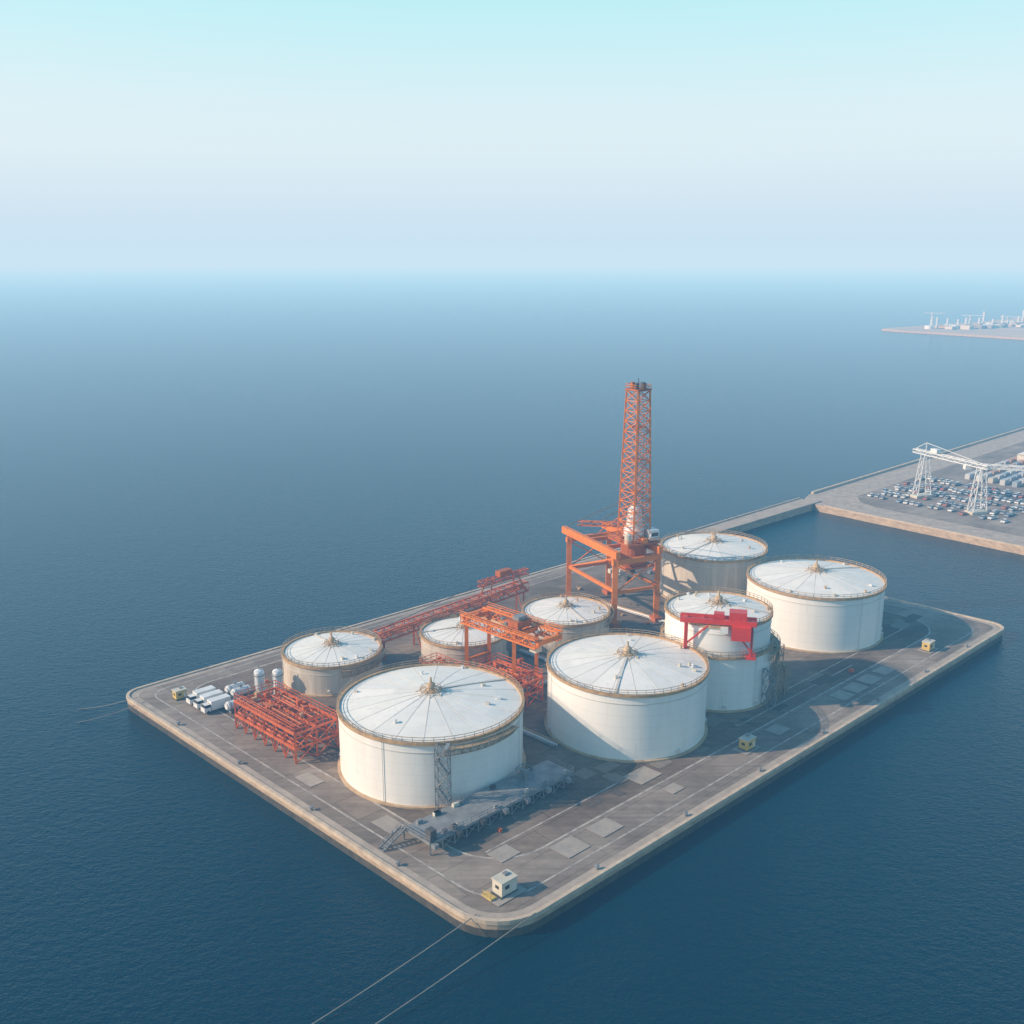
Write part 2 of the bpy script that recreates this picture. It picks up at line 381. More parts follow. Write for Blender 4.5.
tF=tank(15.8,277.5,12.7,9,greyw,ventscale=.8)
tG=tank(-13.6,264.4,12.0,7.5,greyw,ventscale=.8)
tH=tank(-48,250,12.9,8,greyw,ventscale=.8)
stair_tower(tA,(-13.8,181.0),-.17+math.pi,2.6,15.0,steel)
stair_tower(tA,(2.6,190.9),.9,2.6,5,steel)
stair_tower(tC,(66.8,236.2),.9,2.6,14.5,railm)
stair_tower(tC,(64.0,231.0),.4,2.4,10,steel)
stair_tower(tC,(69.8,239.5),.9,2.2,8,railm)
gallery(tA,-17.8,203.4,20.2,13.6,-78,-30,railm)
gallery(tC,52.7,242,14.2,13.6,-40,20,railm,1.3,7)
gallery(tH,-48,250,12.9,7.0,-70,10,railm,1.0,8)
gallery(tF,15.8,277.5,12.7,8.0,-30,50,railm,1.0,8)
mb=MB()
def pipe(pts,r,mat):
    for a,b_ in zip(pts[:-1],pts[1:]): mb.tube(a,b_,r,mat,8)
for off,mt in ((0,steel),(.9,whitep),(1.8,rim)):
    pipe([W(52,66+off,.6),W(66,66+off,.6),W(120,66+off,.6),W(150,66+off,.6)],.3,mt)
    pipe([W(56+off,40,.5),W(56+off,66,.5),W(56+off,92,.5)],.28,mt)
    pipe([W(92+off,55,.5),W(92+off,66,.5),W(92+off,88,.5)],.28,mt)
    pipe([W(140+off,40,.5),W(140+off,66,.5),W(140+off,100,.5)],.28,mt)
pipe([W(140,40,.5),W(147,40,.5)],.3,steel); pipe([W(123,34,.6),W(128,34,.6),W(128,66,.6)],.3,rim)
for k in range(60):
    p=random.uniform(52,150); mb.box(W(p,66.9,.2),(.4,3,.35),ANG,dark)
mb.obj('pipework')

# ---------------------------------------------------------------- steel racks (red)
def rack(p0,p1,q0,q1,h,mat,name='pipe_rack',sp=1.25):
    e=empty(name); mb=MB(); P=lambda p,q,z:W(p,q,z)
    nq=max(2,int((q1-q0)/4)); npp=max(1,int((p1-p0)/5))
    for lvl in (h*.5,h):
        for i in range(npp+1):
            p=p0+(p1-p0)*i/npp; mb.beam(P(p,q0,lvl),P(p,q1,lvl),.45,mat,.6)
        for j in range(nq+1):
            q=q0+(q1-q0)*j/nq; mb.beam(P(p0,q,lvl-.1),P(p1,q,lvl-.1),.32,mat,.42)
    for i in range(npp+1):
        for j in range(nq+1):
            p=p0+(p1-p0)*i/npp; q=q0+(q1-q0)*j/nq; mb.beam(P(p,q,0),P(p,q,h-.3),.4,mat)
            if j<nq and i in (0,npp):
                q2=q0+(q1-q0)*(j+1)/nq
                mb.beam(P(p,q,.1),P(p,(q+q2)/2,h*.5),.18,mat); mb.beam(P(p,q2,.1),P(p,(q+q2)/2,h*.5),.18,mat)
                mb.beam(P(p,q,h*.5),P(p,q2,h),.16,mat)
    for i in range(npp):
        for q in (q0,q1):
            pa=p0+(p1-p0)*i/npp; pb=p0+(p1-p0)*(i+1)/npp
            for za,zb in ((.1,h*.5),(h*.5,h)):
                mb.beam(P(pa,q,za),P(pb,q,zb),.18,mat); mb.beam(P(pb,q,za),P(pa,q,zb),.18,mat)
    mb.obj('frame',e)
    mb=MB(); n=int((p1-p0)/sp)
    for i in range(n):
        p=p0+.5+i*sp; r=random.choice([.13,.18,.25]); zz=h+.35+random.choice([0,0,.5])
        a=q0+random.uniform(0,9) ; b_=q1-random.uniform(0,9)
        mb.tube(P(p,a,zz),P(p,b_,zz),r,random.choice([red,orange,mat,orange_d]),7)
        if random.random()<.5: mb.tube(P(p,q0,h*.5+.6),P(p,q1,h*.5+.6),r,random.choice([red,mat,dark]),7)
    for k in range(12):
        q=random.uniform(q0+1,q1-1); a=random.uniform(p0,p0+(p1-p0)*.5); b_=a+random.uniform(2,(p1-p0)*.5)
        mb.tube(P(a,q,h+.9),P(b_,q,h+.9),.12,mat,6); mb.tube(P(a,q,h),P(a,q,h+.9),.12,mat,6); mb.tube(P(b_,q,h-2),P(b_,q,h+.9),.12,mat,6)
    for k in range(9):
        mb.box(P(random.uniform(p0+1,p1-1),random.uniform(q0+1,q1-1),h+.8),(random.uniform(.5,1.4),random.uniform(.5,1.2),random.uniform(.6,1.3)),ANG,random.choice([mat,mat,rim,orange_d,orange]))
    mb.obj('pipes',e)
    mb=MB(); mb.rail([P(p0,q0,h+.3),P(p1,q0,h+.3),P(p1,q1,h+.3),P(p0,q1,h+.3)],mat,1.6,.13,True,1.6)
    for j in range(1,nq):
        q=q0+(q1-q0)*j/nq
        if random.random()<.6: mb.rail([P(p0,q,h+.3),P(p1,q,h+.3)],mat,1.4,.1)
    mb.obj('handrail',e)
    return e
rack(10.5,21.5,74,99,7.2,red)
rack(57,73,60,76,6.5,red)
rack(60,66,78,92,4,red)
e=empty('gantry_crane'); mb=MB()
for p in (69,77):
    mb.truss(W(p,58,15.8),W(p,85,15.8),1.4,2.2,9,orange,.4,.2)
    for q in (66,83.5):
        mb.beam(W(p,q,0),W(p,q,15.8),1.0,orange)
        mb.box(W(p,q,.5),(2.2,1.6,1),ANG,orange_d)
for q in (58,66,83.5,85): mb.beam(W(69,q,17),W(77,q,17),.9,orange,1.2)
for q in (66,83.5):
    mb.beam(W(69,q,5.5),W(77,q,5.5),.6,orange)
mb.obj('frame',e)
mb=MB(); mb.box(W(73,68,19),(5,3.6,1.8),ANG,orange_d); mb.box(W(73,68,20.4),(3,2.2,1),ANG,steel); mb.box(W(71.5,61,14.6),(2.2,2.2,2.2),ANG,cream)
mb.beam(W(73,68,18),W(73,68,9),.12,dark); mb.beam(W(73.6,68,18),W(73.6,68,9),.12,dark); mb.box(W(73.3,68,8.6),(1.6,.8,.9),ANG,orange_d)
for k in range(10): mb.box(W(random.uniform(69.5,76.5),random.uniform(60,84),18.2),(.9,.8,.5),ANG,random.choice([orange_d,steel,rim]))
mb.rail([W(68,58,18.1),W(68,85,18.1)],orange,1.1,.12); mb.rail([W(78,58,18.1),W(78,85,18.1)],orange,1.1,.12)
mb.obj('trolley_and_cab',e)
e=empty('conveyor_bridge'); mb=MB()
mb.truss(W(61,111,5.2),W(118,111,7.5),3.2,2.8,16,red,.38,.2)
for p in (62,75,88,101,116):
    z=5.2+(p-61)*.04
    for q in (109.4,112.6): mb.beam(W(p,q,0),W(p,q,z),.5,red)
    mb.beam(W(p,109.4,.2),W(p,112.6,z),.2,red)
mb.obj('truss',e)
mb=MB(); mb.beam(W(61,111,6.2),W(118,111,8.6),2.2,orange_d,.3)
for p in (101,116):
    for q in (108.6,113.4): mb.beam(W(p,q,8),W((p*2+108.5)/3,111+(q-111)*.4,14.5),.35,orange_d)
mb.truss(W(99,111,12.6),W(119,111,12.6),1.6,1.6,7,red,.3,.16)
mb.box(W(109,111,15),(5,2.2,1.8),ANG,orange_d)
mb.beam(W(61,111,8.5),W(101,111,13.8),.14,dark)
mb.obj('drive_gantry',e)

# ---- tall tower crane
e=empty('derrick_crane')
Lc,Fc,Rc=Vector((18.6,313,0)),Vector((31.0,287,0)),Vector((44.6,293.2,0)); Bc=Lc+(Rc-Fc)
lg=(Fc-Lc).normalized(); sh=(Rc-Fc).normalized()
mb=MB(); Z=lambda v,z:v+Vector((0,0,z))
for c in (Lc,Fc,Rc,Bc):
    mb.beam(Z(c,0),Z(c,22),1.6,orange); mb.box(Z(c,.7),(3.4,2.6,1.4),math.atan2(lg.y,lg.x),orange_d)
ov=lg*3.8
for a,b_ in ((Lc-ov,Fc+ov*.4),(Bc-ov,Rc+ov*.4)):
    mb.beam(Z(a,23.1),Z(b_,23.1),1.5,orange,2.2)
    mb.beam(Z(a+ov,11.5),Z(b_-ov*.4,11.5),.8,orange,1.0)
    mb.beam(Z(a+ov,11.5),Z(b_-ov*.4,22),.4,orange)
for a,b_ in ((Lc,Bc),(Fc,Rc)):
    o_=sh*1.0
    mb.beam(Z(a-o_,20.6),Z(b_+o_,20.6),1.2,orange,1.6); mb.beam(Z(a,11),Z(b_,11),.8,orange,1.0)
    mb.beam(Z(a,11),Z(b_,20),.35,orange); mb.beam(Z(b_,11),Z(a,20),.35,orange)
for t in (.33,.66):
    mb.beam(Z(Lc.lerp(Fc,t),22.6),Z(Bc.lerp(Rc,t),22.6),.9,orange,1.1)
mb.obj('portal_frame',e)
mb=MB(); tcx=Vector((37.6,297.5,0)); rot=math.atan2(lg.y,lg.x)
mb.box(Z(tcx,24.8),(12,11.5,.6),rot,orange_d)
mb.box(Z(tcx,17.2),(10,9.5,.5),rot,orange_d)
mb.rail([Z(tcx+lg*a*6+sh*b_*5.7,25.1) for a,b_ in ((-1,-1),(1,-1),(1,1),(-1,1))],orange,1.2,.12,True)
mb.lathe(Z(tcx,17.4),[(4,0),(4,7.2)],20,orange_d)
for k in range(18):
    mb.box(Z(tcx+lg*random.uniform(-9,5)+sh*random.uniform(-5,5),random.choice([18.3,12.6,25.9])),(random.uniform(1,3),random.uniform(1,2.4),random.uniform(1,2)),rot,random.choice([orange,orange_d,steel,dark,cream]))
mb.obj('machinery_deck',e)
mb=MB()
mb.lathe(Z(tcx,25.1),[(3.3,0),(3.3,3.2),(2.6,4.2),(2.2,9),(1.2,10.5)],20,whitep,True)
mb.box(Z(tcx+sh*4.2+lg*3.2,27),(4.0,3.0,3.2),rot,whitep); mb.box(Z(tcx+sh*4.2+lg*3.2,27.3),(4.1,2.4,1.1),rot,glass)
mb.lathe(Z(tcx-sh*4.5+lg*3.9,25.1),[(1.1,0),(1.1,2.8),(.2,3.3)],12,cream)
mb.obj('cab_and_drum',e)
mb=MB(); C=mb.tower(tcx,7.0,4.9,25.1,71,15,orange,rot+.2,.55,.2)
mb.beam(Z(tcx,36),Z(tcx,71),.4,orange_d); mb.beam(Z(tcx+lg*.8,26),Z(tcx+lg*.8,71),.25,steel)
for z in (40,50,60): mb.box(Z(tcx,z),(4.2,4.2,.2),rot+.2,orange_d)
mb.obj('lattice_mast',e)
mb=MB(); mb.box(Z(tcx,71.3),(5.6,5.6,.5),rot+.2,orange_d)
mb.rail([Z(tcx+lg*a*2.7+sh*b_*2.7,71.6) for a,b_ in ((-1,-1),(1,-1),(1,1),(-1,1))],orange,1.2,.14,True)
for a,b_ in ((-1.6,-1),(1.2,1),(0,1.6),(1.6,-1.6)): mb.box(Z(tcx+lg*a+sh*b_,72.4),(1.1,.9,1.8),rot,random.choice([orange,orange_d,dark]))
mb.beam(Z(tcx,72),Z(tcx,74.5),.2,dark); mb.obj('mast_head',e)
mb=MB()
for s_ in (-1,1):
    mb.beam(Z(Lc-ov+sh*(2 if s_<0 else 13),24.3),Z(tcx+sh*s_*3,38),.22,dark)
    mb.beam(Z(tcx-lg*14+sh*s_*4,24.3),Z(tcx+sh*s_*3,34),.3,orange_d)
mb.truss(Z(Lc-ov*.6+sh*5,24.3),Z(tcx-lg*4,28),1.6,1.4,8,orange_d,.25,.14)
mb.obj('back_stays',e)
e=empty('jib_crane'); mb=MB()
a=Vector((42.6,230.6,0)); b_=Vector((58.0,227.2,0)); d=(b_-a).normalized(); n_=Vector((-d.y,d.x,0))
for c in (a,a+n_*3): mb.beam(Z(c,14.4),Z(c,22.8),.8,redb)
for c in (b_,b_+n_*3): mb.beam(Z(c,14.4),Z(c,22),.5,redb)
for s_ in (0,3): mb.beam(Z(a-d*1.5+n_*s_,23.3),Z(b_+d*1+n_*s_,23.3),.8,redb,1.2)
for t in (0,.25,.5,.75,1): mb.beam(Z(a.lerp(b_,t),23.3),Z(a.lerp(b_,t)+n_*3,23.3),.5,redb,.8)
mb.beam(Z(a,17),Z(a+d*6,22.9),.4,redb); mb.beam(Z(b_,16),Z(b_-d*5,22.8),.35,redb)
mb.box(Z(a+n_*1.5,14.6),(2.4,4.6,.5),math.atan2(d.y,d.x),redb); mb.box(Z(b_+n_*1.5,14.6),(2.4,4.6,.5),math.atan2(d.y,d.x),redb)
mb.rail([Z(a-d*1.5-n_*.3,23.9),Z(b_+d*1-n_*.3,23.9)],redb,1.1,.1)
mb.obj('frame',e)
mb=MB(); r_=math.atan2(d.y,d.x)
mb.box(Z(b_-d*3.5+n_*1.3,24.9),(4.2,3.2,2.0),r_,redb); mb.box(Z(b_-d*2.6-n_*.9,21.0),(4.6,1.6,3.4),r_,redb); mb.box(Z(b_-d*8+n_*1.5,24.5),(2.5,2.0,1.3),r_,redb); mb.box(Z(b_-d*6.6-n_*.7,21.5),(1.8,1.2,1.4),r_,whitep)
mb.obj('winch_house',e)

# ---- grey loading deck beside big tank
e=empty('loading_deck'); mb=MB(); H0=2.7
mb.poly([W(8,26,H0),W(47,26,H0),W(47,33.6,H0),W(8,33.6,H0)],steel)
for q in (26,33.6): mb.beam(W(8,q,H0-.3),W(47,q,H0-.3),.3,steel,.5)
for p in (8,47): mb.beam(W(p,26,H0-.3),W(p,33.6,H0-.3),.3,steel,.5)
for i in range(14):
    p=8+3*i
    mb.beam(W(p,26,0),W(p,26,H0-.3),.25,steel); mb.beam(W(p,33.6,0),W(p,33.6,H0-.3),.25,steel); mb.beam(W(p,26,H0-.45),W(p,33.6,H0-.45),.2,steel)
    if i<13:
        mb.beam(W(p,26,.1),W(p+3,26,H0-.4),.14,steel); mb.beam(W(p+3,26,.1),W(p,26,H0-.4),.14,steel)
    if i%2==0:
        mb.box(W(p+.5,25.2,H0-.6),(1.0,1.1,.9),ANG,random.choice([steel,dark]))
mb.obj('deck_frame',e)
mb=MB(); mb.rail([W(8,33.6,H0),W(8,26,H0),W(47,26,H0),W(47,33.6,H0)],steel,1.1,.1); mb.obj('handrail',e)
mb=MB()
for k in range(16): mb.box(W(random.uniform(9,46),random.choice([26.8,32.8]),H0+.35),(random.uniform(.5,1.6),.7,.7),ANG,random.choice([steel,dark,steel,cream]))
mb.box(W(8.8,26.7,H0+1.1),(1.4,1.6,2.2),ANG,dark)
mb.obj('equipment',e)
mb=MB()
for s_ in (0,1.4): mb.beam(W(2.6,33+s_,.1),W(8,33+s_,H0),.14,steel,.3)
for k in range(10): mb.beam(W(2.6+k*.54,33,.1+k*.26),W(2.6+k*.54,34.4,.1+k*.26),.25,steel,.05)
mb.rail([W(2.6,33,.1),W(8,33,H0)],steel,1,.08,step=1); mb.rail([W(2.6,34.4,.1),W(8,34.4,H0)],steel,1,.08,step=1)
mb.obj('stairs',e)

# ---- small cabins
def cabin(p,q,col,s=1.0,pad=True):
    e=empty('site_cabin'); mb=MB()
    mb.box(W(p,q,1.45*s+.15),(3.6*s,2.5*s,2.5*s),ANG,col); mb.box(W(p,q,.22),(3.9*s,2.8*s,.2),ANG,dark); mb.box(W(p,q,2.82*s+.15),(3.9*s,2.8*s,.22),ANG,cream)
    mb.obj('walls_and_roof',e)
    mb=MB(); mb.box(W(p-.6*s,q-1.26*s,1.8*s),(1.0*s,.06,.7*s),ANG,glass); mb.box(W(p+1.1*s,q-1.26*s,1.3*s),(.8*s,.06,1.7*s),ANG,rib); mb.box(W(p-1.82*s,q,1.8*s),(.06,.9*s,.6*s),ANG,glass)
    mb.box(W(p+.6*s,q+.4*s,3.2*s),(1*s,.8*s,.45),ANG,steel)
    mb.obj('windows_door',e)
    if pad:
        mb=MB(); mb.box(W(p-3.1,q+.6,.35),(1.4,2.4,.3),ANG,yellow); mb.beam(W(p-3.7,q+1.6,.4),W(p-3.7,q+1.6,1.3),.1,yellow); mb.beam(W(p-3.7,q-.4,.4),W(p-3.7,q-.4,1.3),.1,yellow); mb.beam(W(p-3.7,q-.4,1.3),W(p-3.7,q+1.6,1.3),.1,yellow)
        mb.obj('yellow_pallet_barrier',e)
cabin(9.8,8.3,cream); cabin(86.8,9.7,yellow,.9,False); cabin(175.5,8.4,yellow,.9,False); cabin(9.5,124.5,yellow,.8,False)
for p,q in ((25,112.4),(28.3,109.2)):
    e=empty('vertical_vessel'); mb=MB(); c=W(p,q,0)
    mb.lathe(c,[(1.35,.3),(1.35,6.2),(1.1,6.7),(.5,7.0),(.05,7.1)],20,whitep); mb.lathe(c,[(1.6,.03),(1.6,.4),(1.3,.4)],16,conc); mb.obj('shell',e,False)
    mb=MB(); mb.lathe(Z(c,5.5),[(1.36,0),(1.55,0),(1.55,.15),(1.36,.15)],20,steel); mb.beam(W(p-1.5,q,.3),W(p-1.5,q,7.6),.12,steel); mb.tube(W(p,q,7),W(p,q,8),.15,steel); mb.obj('ladder_and_pipes',e)
for k,(p,q) in enumerate(((15.5,108.0),(20.5,116.8),(20.5,113.9))):
    e=empty('horizontal_tank'); mb=MB(); L_=2.1
    a=W(p-L_,q,1.9); b_=W(p+L_,q,1.9); d=(b_-a).normalized()
    mb.tube(a,b_,1.1,whitep,16); mb.tube(a-d*.4,a,.8,whitep,16); mb.tube(b_,b_+d*.4,.8,whitep,16); mb.obj('vessel',e)
    mb=MB()
    for s_ in (-1.5,1.5):
        mb.box(W(p+s_,q,.45),(.4,1.8,.85),ANG,steel); mb.tube(W(p+s_-.08,q,1.9),W(p+s_+.08,q,1.9),1.14,steel,16)
    mb.tube(W(p,q,2.9),W(p,q,3.6),.3,steel); mb.rail([W(p-2,q+.9,2.6),W(p+2,q+.9,2.6)],steel,1.0,.08)
    mb.obj('saddles_and_pipes',e)
# white delivery trucks
for p,q in ((12.5,111.6),(12.5,115.2),(12.5,118.8)):
    e=empty('delivery_truck'); mb=MB()
    mb.box(W(p+.7,q,1.95),(5.2,2.3,2.3),ANG,whitep); mb.box(W(p+.5,q,.7),(6.6,1.9,.25),ANG,dark)
    mb.box(W(p-2.9,q,1.2),(1.7,2.1,1.1),ANG,whitep); mb.box(W(p-2.8,q,2.05),(1.5,1.95,.7),ANG,glass,.86); mb.box(W(p-2.75,q,2.44),(1.25,1.7,.08),ANG,whitep)
    mb.obj('body',e)
    mb=MB()
    for x in (-2.8,1.4,2.6):
        for y in (-.95,.95): mb.tube(W(p+x,q+y-.14,.5),W(p+x,q+y+.14,.5),.47,rubber,12)
    mb.obj('wheels',e)
mb=MB()
for k in range(170):
    p,q=random.uniform(14,195),random.uniform(15,124)
    P=W(p,q,0)
    if any((P.x-x)**2+(P.y-y)**2<(r+2.5)**2 for x,y,r in ((-17.8,203.4,20.2),(27.3,221.4,19),(52.7,242,14),(91.3,286.2,20.5),(67.8,321,17.7),(15.8,277.5,12.9),(-13.6,264.4,12.2),(-48,250,13.1))): continue
    if 8<p<48 and 24<q<35: continue
    if 9<p<24 and 70<q<123: continue
    if q<28 and random.random()<.8: continue
    s_=random.uniform(.35,1.1)
    if random.random()<.4: mb.lathe((P.x,P.y,.15),[(s_*.5,0),(s_*.5,s_*1.2),(.05,s_*1.3)],10,random.choice([steel,rim,cream,orange_d]))
    else: mb.box((P.x,P.y,s_*.4+.15),(s_*random.uniform(.8,2),s_,s_*.8),ANG+random.uniform(-.2,.2),random.choice([steel,rim,dark,cream,orange_d,red]))
mb.obj('yard_crates')

# ---------------------------------------------------------------- mooring lines
def rope_obj(pts,r,name='mooring_line'):
    mb=MB()
    for a,b_ in zip(pts[:-1],pts[1:]): mb.tube(a,b_,r,rope,6)
    mb.obj(name)
def sag(a,b_,s,n=14):
    a=Vector(a); b_=Vector(b_); return [a.lerp(b_,i/n)-Vector((0,0,s*4*(i/n)*(1-i/n))) for i in range(n+1)]
rope_obj(sag((-6,148.5,.3),(-50,108,-3.2),1.0),.10)
rope_obj(sag((4,148.9,.3),(-47,101.5,-3.2),1.0),.10)
rope_obj(sag(tuple(W(2,132,.3)),(-112,236,-3.1),.6),.08)
rope_obj(sag(tuple(W(2,128,.3)),(-109,228,-3.1),.6),.08)

# ---------------------------------------------------------------- pier + port at right
T=Vector((144,456,0)); U=Vector((.716,.698,0)); V=Vector((.645,-.764,0))
def P(s,t,z=0): return T+U*s+V*t+Vector((0,0,z))
PA=math.atan2(U.y,U.x)
mb=MB()
a0=W(LA-3,LB-3.5); a1=W(LA-3,LB-12); d0=Vector((135.5,458.5,0)); d1=Vector((143.5,452,0))
quad=[a1,d1,d0,a0]
mb.poly([Z(v,-.05) for v in quad],conc)
for k in range(4):
    a,b_=quad[k],quad[(k+1)%4]; mb.poly([Z(a,-6),Z(b_,-6),Z(b_,-.05),Z(a,-.05)],wallc)
for aa,bb in ((a1,d1),(a0,d0)): mb.beam(Z(aa,.2),Z(bb,.2),.8,conc,.5)
mb.obj('connecting_pier')
port=empty('port_terminal')
mb=MB(); base=[(-10,4),(-3,-6),(6,-9),(900,-9),(900,420),(2,420),(-10,420)]
poly=[P(s,t,0) for s,t in base]
mb.poly(list(reversed(poly)),conc)
for k in range(len(poly)):
    a,b_=poly[k],poly[(k+1)%len(poly)]; mb.poly([Z(a,-6),Z(b_,-6),Z(b_,0),Z(a,0)],wallc)
mb.obj('quay_block',port)
mb=MB()
mb.poly([P(s,t,.03) for s,t in ((6,400),(880,400),(880,9),(20,9),(10,16),(6,26))],asph_port); mb.obj('port_yard',port)
mb=MB()
mb.beam(P(8,-8.6,.5),P(890,-8.6,.5),1.2,kc,1.0); mb.beam(P(-9.6,8,.15),P(-9.6,400,.15),.8,kc,.5)
mb.poly([P(10,2.5,.03),P(880,2.5,.03),P(880,3.5,.03),P(10,3.5,.03)],line)
mb.poly([P(-1,12,.03),P(-1,400,.03),P(0,400,.03),P(0,12,.03)],line)
mb.obj('sea_wall_and_lines',port)
carcols=[(.7,.7,.7),(.72,.72,.70),(.65,.65,.66),(.4,.4,.41),(.72,.71,.68),(.42,.14,.10),(.28,.33,.40),(.5,.48,.42),(.30,.30,.30),(.75,.74,.7)]
carmeshes=[]
for i,c in enumerate(carcols):
    mt=paint('car_paint_%d'%i,c,tuple(x*.92 for x in c),.3)
    mb=MB()
    prof=[(-2.2,.35),(2.2,.35),(2.25,.7),(2.1,.85),(1.1,.98),(-1.5,1.0),(-2.2,.9)]
    def ext(prof,w,mt,w2=None):
        w2=w2 or w; n=len(prof)
        L=[(x,-w,z) for x,z in prof]; R=[(x,w,z) for x,z in prof]
        mb.poly(L,mt); mb.poly(list(reversed(R)),mt)
        for k in range(n): mb.poly([L[k],R[k],R[(k+1)%n],L[(k+1)%n]],mt)
    ext(prof,.9,mt)
    bl=[(1.15,-.82,.97),(1.15,.82,.97),(-1.7,.82,.99),(-1.7,-.82,.99)]; tl=[(.4,-.66,1.42),(.4,.66,1.42),(-1.15,.66,1.42),(-1.15,-.66,1.42)]
    for k in range(4): mb.poly([bl[k],bl[(k+1)%4],tl[(k+1)%4],tl[k]],carglass)
    mb.box((-.37,0,1.45),(1.6,1.36,.06),0,mt)
    for x in (-1.35,1.4):
        for y in (-.85,.85): mb.tube((x,y-.12,.33),(x,y+.12,.33),.33,rubber,10)
    o=mb.obj('parked_car'); carmeshes.append(o.data); bpy.data.objects.remove(o)
def car(loc,rot):
    o=bpy.data.objects.new('parked_car',random.choice(carmeshes)); sc.collection.objects.link(o); o.location=loc; o.rotation_euler=(0,0,rot)
for row in range(9):
    s=24+row*7.2+(3 if row%2 else 0)
    for k in range(22):
        if random.random()<.3: continue
        t=14+k*3.0
        car(P(s+random.uniform(-1.2,1.2),t,.04),PA+random.uniform(-.2,.2)+(math.pi if random.random()<.5 else 0))
e=empty('ship_to_shore_crane'); mb=MB()
c1=Vector((194,461.5,0)); c2=Vector((206,430,0)); dd=(c2-c1).normalized(); nn=Vector((-dd.y,dd.x,0))
for c in (c1,c2):
    for s_ in (-1,1):
        for u_ in (-1,1):
            mb.beam(Z(c+nn*s_*4+dd*u_*1.8,0),Z(c+nn*s_*1.5+dd*u_*1.1,20.5),.38,whitep)
        for z0,z1 in ((1,7),(7,13),(13,19.5)):
            f=lambda z,u_:Z(c+nn*s_*(4-2.5*z/20.5)+dd*u_*(1.8-.7*z/20.5),z)
            mb.beam(f(z0,-1),f(z1,1),.18,whitep); mb.beam(f(z0,1),f(z1,-1),.18,whitep)
    for z in (6,13):
        w=4-2.5*z/20.5; mb.beam(Z(c-nn*w,z),Z(c+nn*w,z),.35,whitep)
    mb.box(Z(c,.6),(5,10,1.2),math.atan2(dd.y,dd.x),cream)
mb.truss(Z(c1-dd*7,20.5),Z(c2+dd*4,20.5),2.6,1.5,13,whitep,.36,.18)
bd=Vector((.95,-.3,0)); mb.truss(Z(c2,20.5),Z(c2+bd*48,20.5),2.6,1.5,13,whitep,.36,.18)
mb.obj('frame_and_boom',e)
mb=MB(); mb.beam(Z(c1,22),Z(c1,26),.4,whitep); mb.beam(Z(c1,26),Z(c2,22.2),.2,whitep); mb.beam(Z(c1,26),Z(c1-dd*7,22),.2,whitep); mb.box(Z(c2-dd*8,19.4),(3,2.6,2.2),0,whitep); mb.box(Z(c1+dd*6,23.2),(4,2.6,1.8),math.atan2(dd.y,dd.x),whitep)
mb.obj('stays_and_cab',e)
def warehouse(s,t,a,b_,h,wm,rm):
    e=empty('warehouse'); mb=MB(); mb.box(P(s,t,h/2),(a,b_,h),PA,wm); mb.obj('walls',e)
    mb=MB(); rr_=[(-a/2-.4,-b_/2-.4),(a/2+.4,-b_/2-.4),(a/2+.4,b_/2+.4),(-a/2-.4,b_/2+.4)]
    q=[P(s,t,0)+U*x-Vector((-U.y,U.x,0))*(-y)+Vector((0,0,h+.05)) for x,y in rr_]
    r0=(q[0]+q[3])/2+Vector((0,0,b_*.12)); r1=(q[1]+q[2])/2+Vector((0,0,b_*.12))
    mb.poly([q[0],q[1],r1,r0],rm); mb.poly([q[2],q[3],r0,r1],rm); mb.poly([q[3],q[0],r0],wm); mb.poly([q[1],q[2],r1],wm); mb.obj('roof',e)
    mb=MB()
    for k in range(int(a/8)): mb.box(P(s-a/2+5+k*8,t,h*.35)+Vector((U.y,-U.x,0))*(b_/2+.05),(4,.15,h*.7),PA,dark)
    mb.obj('doors',e)
for s,t,a,b_,h in ((180,40,40,16,5),(180,75,50,22,8),(250,45,60,24,9),(120,90,30,16,6),(330,60,70,30,9),(255,90,50,22,8)): warehouse(s,t,a,b_,h,cream,roofs[1])
contm=[paint('container_%d'%i,c,None,.5) for i,c in enumerate([(.45,.28,.2),(.3,.34,.39),(.5,.5,.5),(.5,.46,.4),(.6,.6,.58)])]
mb=MB()
for k in range(60):
    s,t=100+8*(k%10)+random.uniform(-.5,.5),30+6*(k//10)
    mb.box(P(s,t,1.35),(6.1,2.44,2.6),PA,random.choice(contm))
mb.obj('shipping_containers')
# ---------------------------------------------------------------- far peninsula
land=paint('dry_land',(.52,.40,.28),(.36,.29,.21),.9,0,.02)
mb=MB()
far=[(616,1690),(630,1655),(700,1560),(760,1470),(1200,1100),(3000,1500),(3000,2900),(1300,2320),(1040,2060),(860,1885),(700,1762),(632,1712)]
mb.poly([(x,y,0) for x,y in far],land)
for k in range(len(far)):
    a,b_=far[k],far[(k+1)%len(far)]; mb.poly([(a[0],a[1],-5),(b_[0],b_[1],-5),(b_[0],b_[1],0),(a[0],a[1],0)],wallc)
mb.obj('peninsula_ground')
e=empty('distant_refinery'); mb=MB(); m2=MB()
for k in range(190):
    t=random.random(); x=680+t*420+random.uniform(0,60); y=1650+ (x-650)*.55+random.uniform(-60,60)*(.3+t)
    if random.random()<.8: mb.box((x,y,random.uniform(1,3)),(random.uniform(8,24),random.uniform(6,16),random.uniform(3,7)),random.uniform(.5,1),random.choice([cream,whitep,slab,conc,tan]))
    else: mb.lathe((x,y,0),[(7,0),(7,5),(0.1,6)],16,random.choice([whitep,cream]))
for k in range(22):
    x=700+k*17+random.uniform(-8,8); y=1670+(x-650)*.5; h=random.uniform(10,26); m2.tower((x,y),3,2,0,h,5,whitep,.5,.6,.35)
    if k%5==0: m2.beam((x-14,y,h),(x+18,y-8,h),.9,whitep)
mb.obj('sheds_and_tanks',e); m2.obj('masts_and_cranes',e)

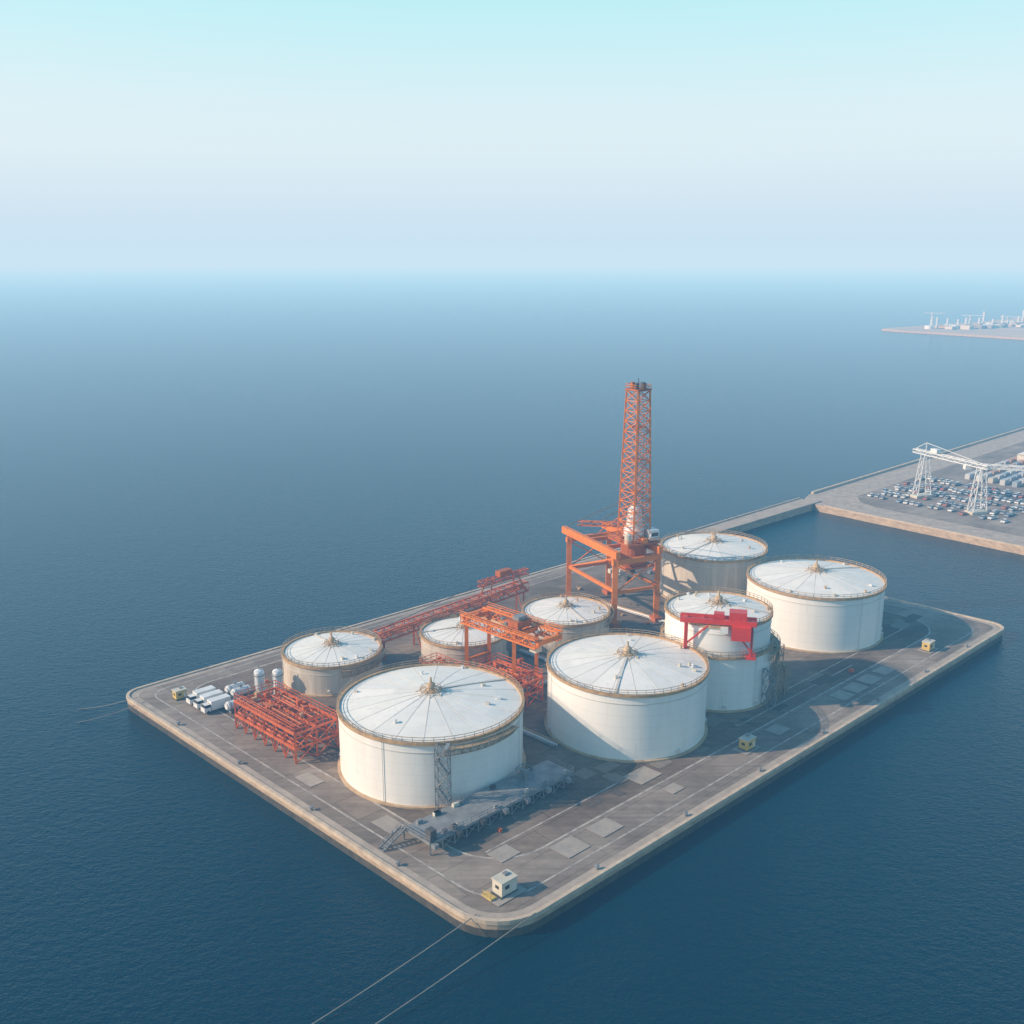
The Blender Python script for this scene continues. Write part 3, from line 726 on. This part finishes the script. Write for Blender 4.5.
# ---------------------------------------------------------------- light
sd=Vector((-1,-.17,0)).normalized(); EL=math.radians(29); sdir=Vector((sd.x*math.cos(EL),sd.y*math.cos(EL),math.sin(EL)))
L=bpy.data.lights.new('sun','SUN'); L.energy=5.0; L.angle=math.radians(.7); L.color=(1,.87,.72)
lo=bpy.data.objects.new('sun',L); sc.collection.objects.link(lo); lo.rotation_euler=(-sdir).to_track_quat('-Z','Y').to_euler()
w=bpy.data.worlds.new('World'); sc.world=w; w.use_nodes=True; nt=w.node_tree; bg=nt.nodes['Background']
sky=nt.nodes.new('ShaderNodeTexSky'); sky.sky_type='NISHITA'; sky.sun_disc=False; sky.sun_elevation=EL; sky.sun_rotation=math.atan2(sd.x,sd.y)%(2*math.pi)
sky.altitude=0; sky.air_density=1.0; sky.dust_density=4.0; sky.ozone_density=1.5
tcw=N(nt,'ShaderNodeTexCoord'); spx=N(nt,'ShaderNodeSeparateXYZ'); nt.links.new(tcw.outputs['Generated'],spx.inputs[0])
cr=N(nt,'ShaderNodeValToRGB'); E=cr.color_ramp.elements
E[0].position=0; E[0].color=(.66,.82,.97,1); E[1].position=1; E[1].color=(.015,.13,.36,1)
for p_,c_ in ((.03,(.70,.87,1.0)),(.10,(.82,.98,1.0)),(.14,(.78,.98,1.0)),(.25,(.50,.97,1.0)),(.31,(.16,.60,.86)),(.40,(.04,.36,.66))):
    k=E.new(p_); k.color=(*c_,1)
nt.links.new(spx.outputs[2],cr.inputs[0])
sc_=N(nt,'ShaderNodeVectorMath',operation='SCALE'); sc_.inputs['Scale'].default_value=1/.139; nt.links.new(cr.outputs[0],sc_.inputs[0])
mxw=N(nt,'ShaderNodeMix',data_type='RGBA'); mxw.inputs[0].default_value=.76
nt.links.new(sky.outputs[0],mxw.inputs[6]); nt.links.new(sc_.outputs[0],mxw.inputs[7]); nt.links.new(mxw.outputs[2],bg.inputs[0])
bg.inputs[1].default_value=.15
cam=bpy.data.cameras.new('camera'); co=bpy.data.objects.new('camera',cam); sc.collection.objects.link(co)
co.location=(0,0,108); co.rotation_euler=(math.radians(90-14.036),0,0); cam.sensor_width=36; cam.lens=35.16; cam.clip_end=200000; cam.clip_start=1
sc.camera=co
sc.view_settings.view_transform='Standard'; sc.view_settings.look='None'; sc.view_settings.exposure=0
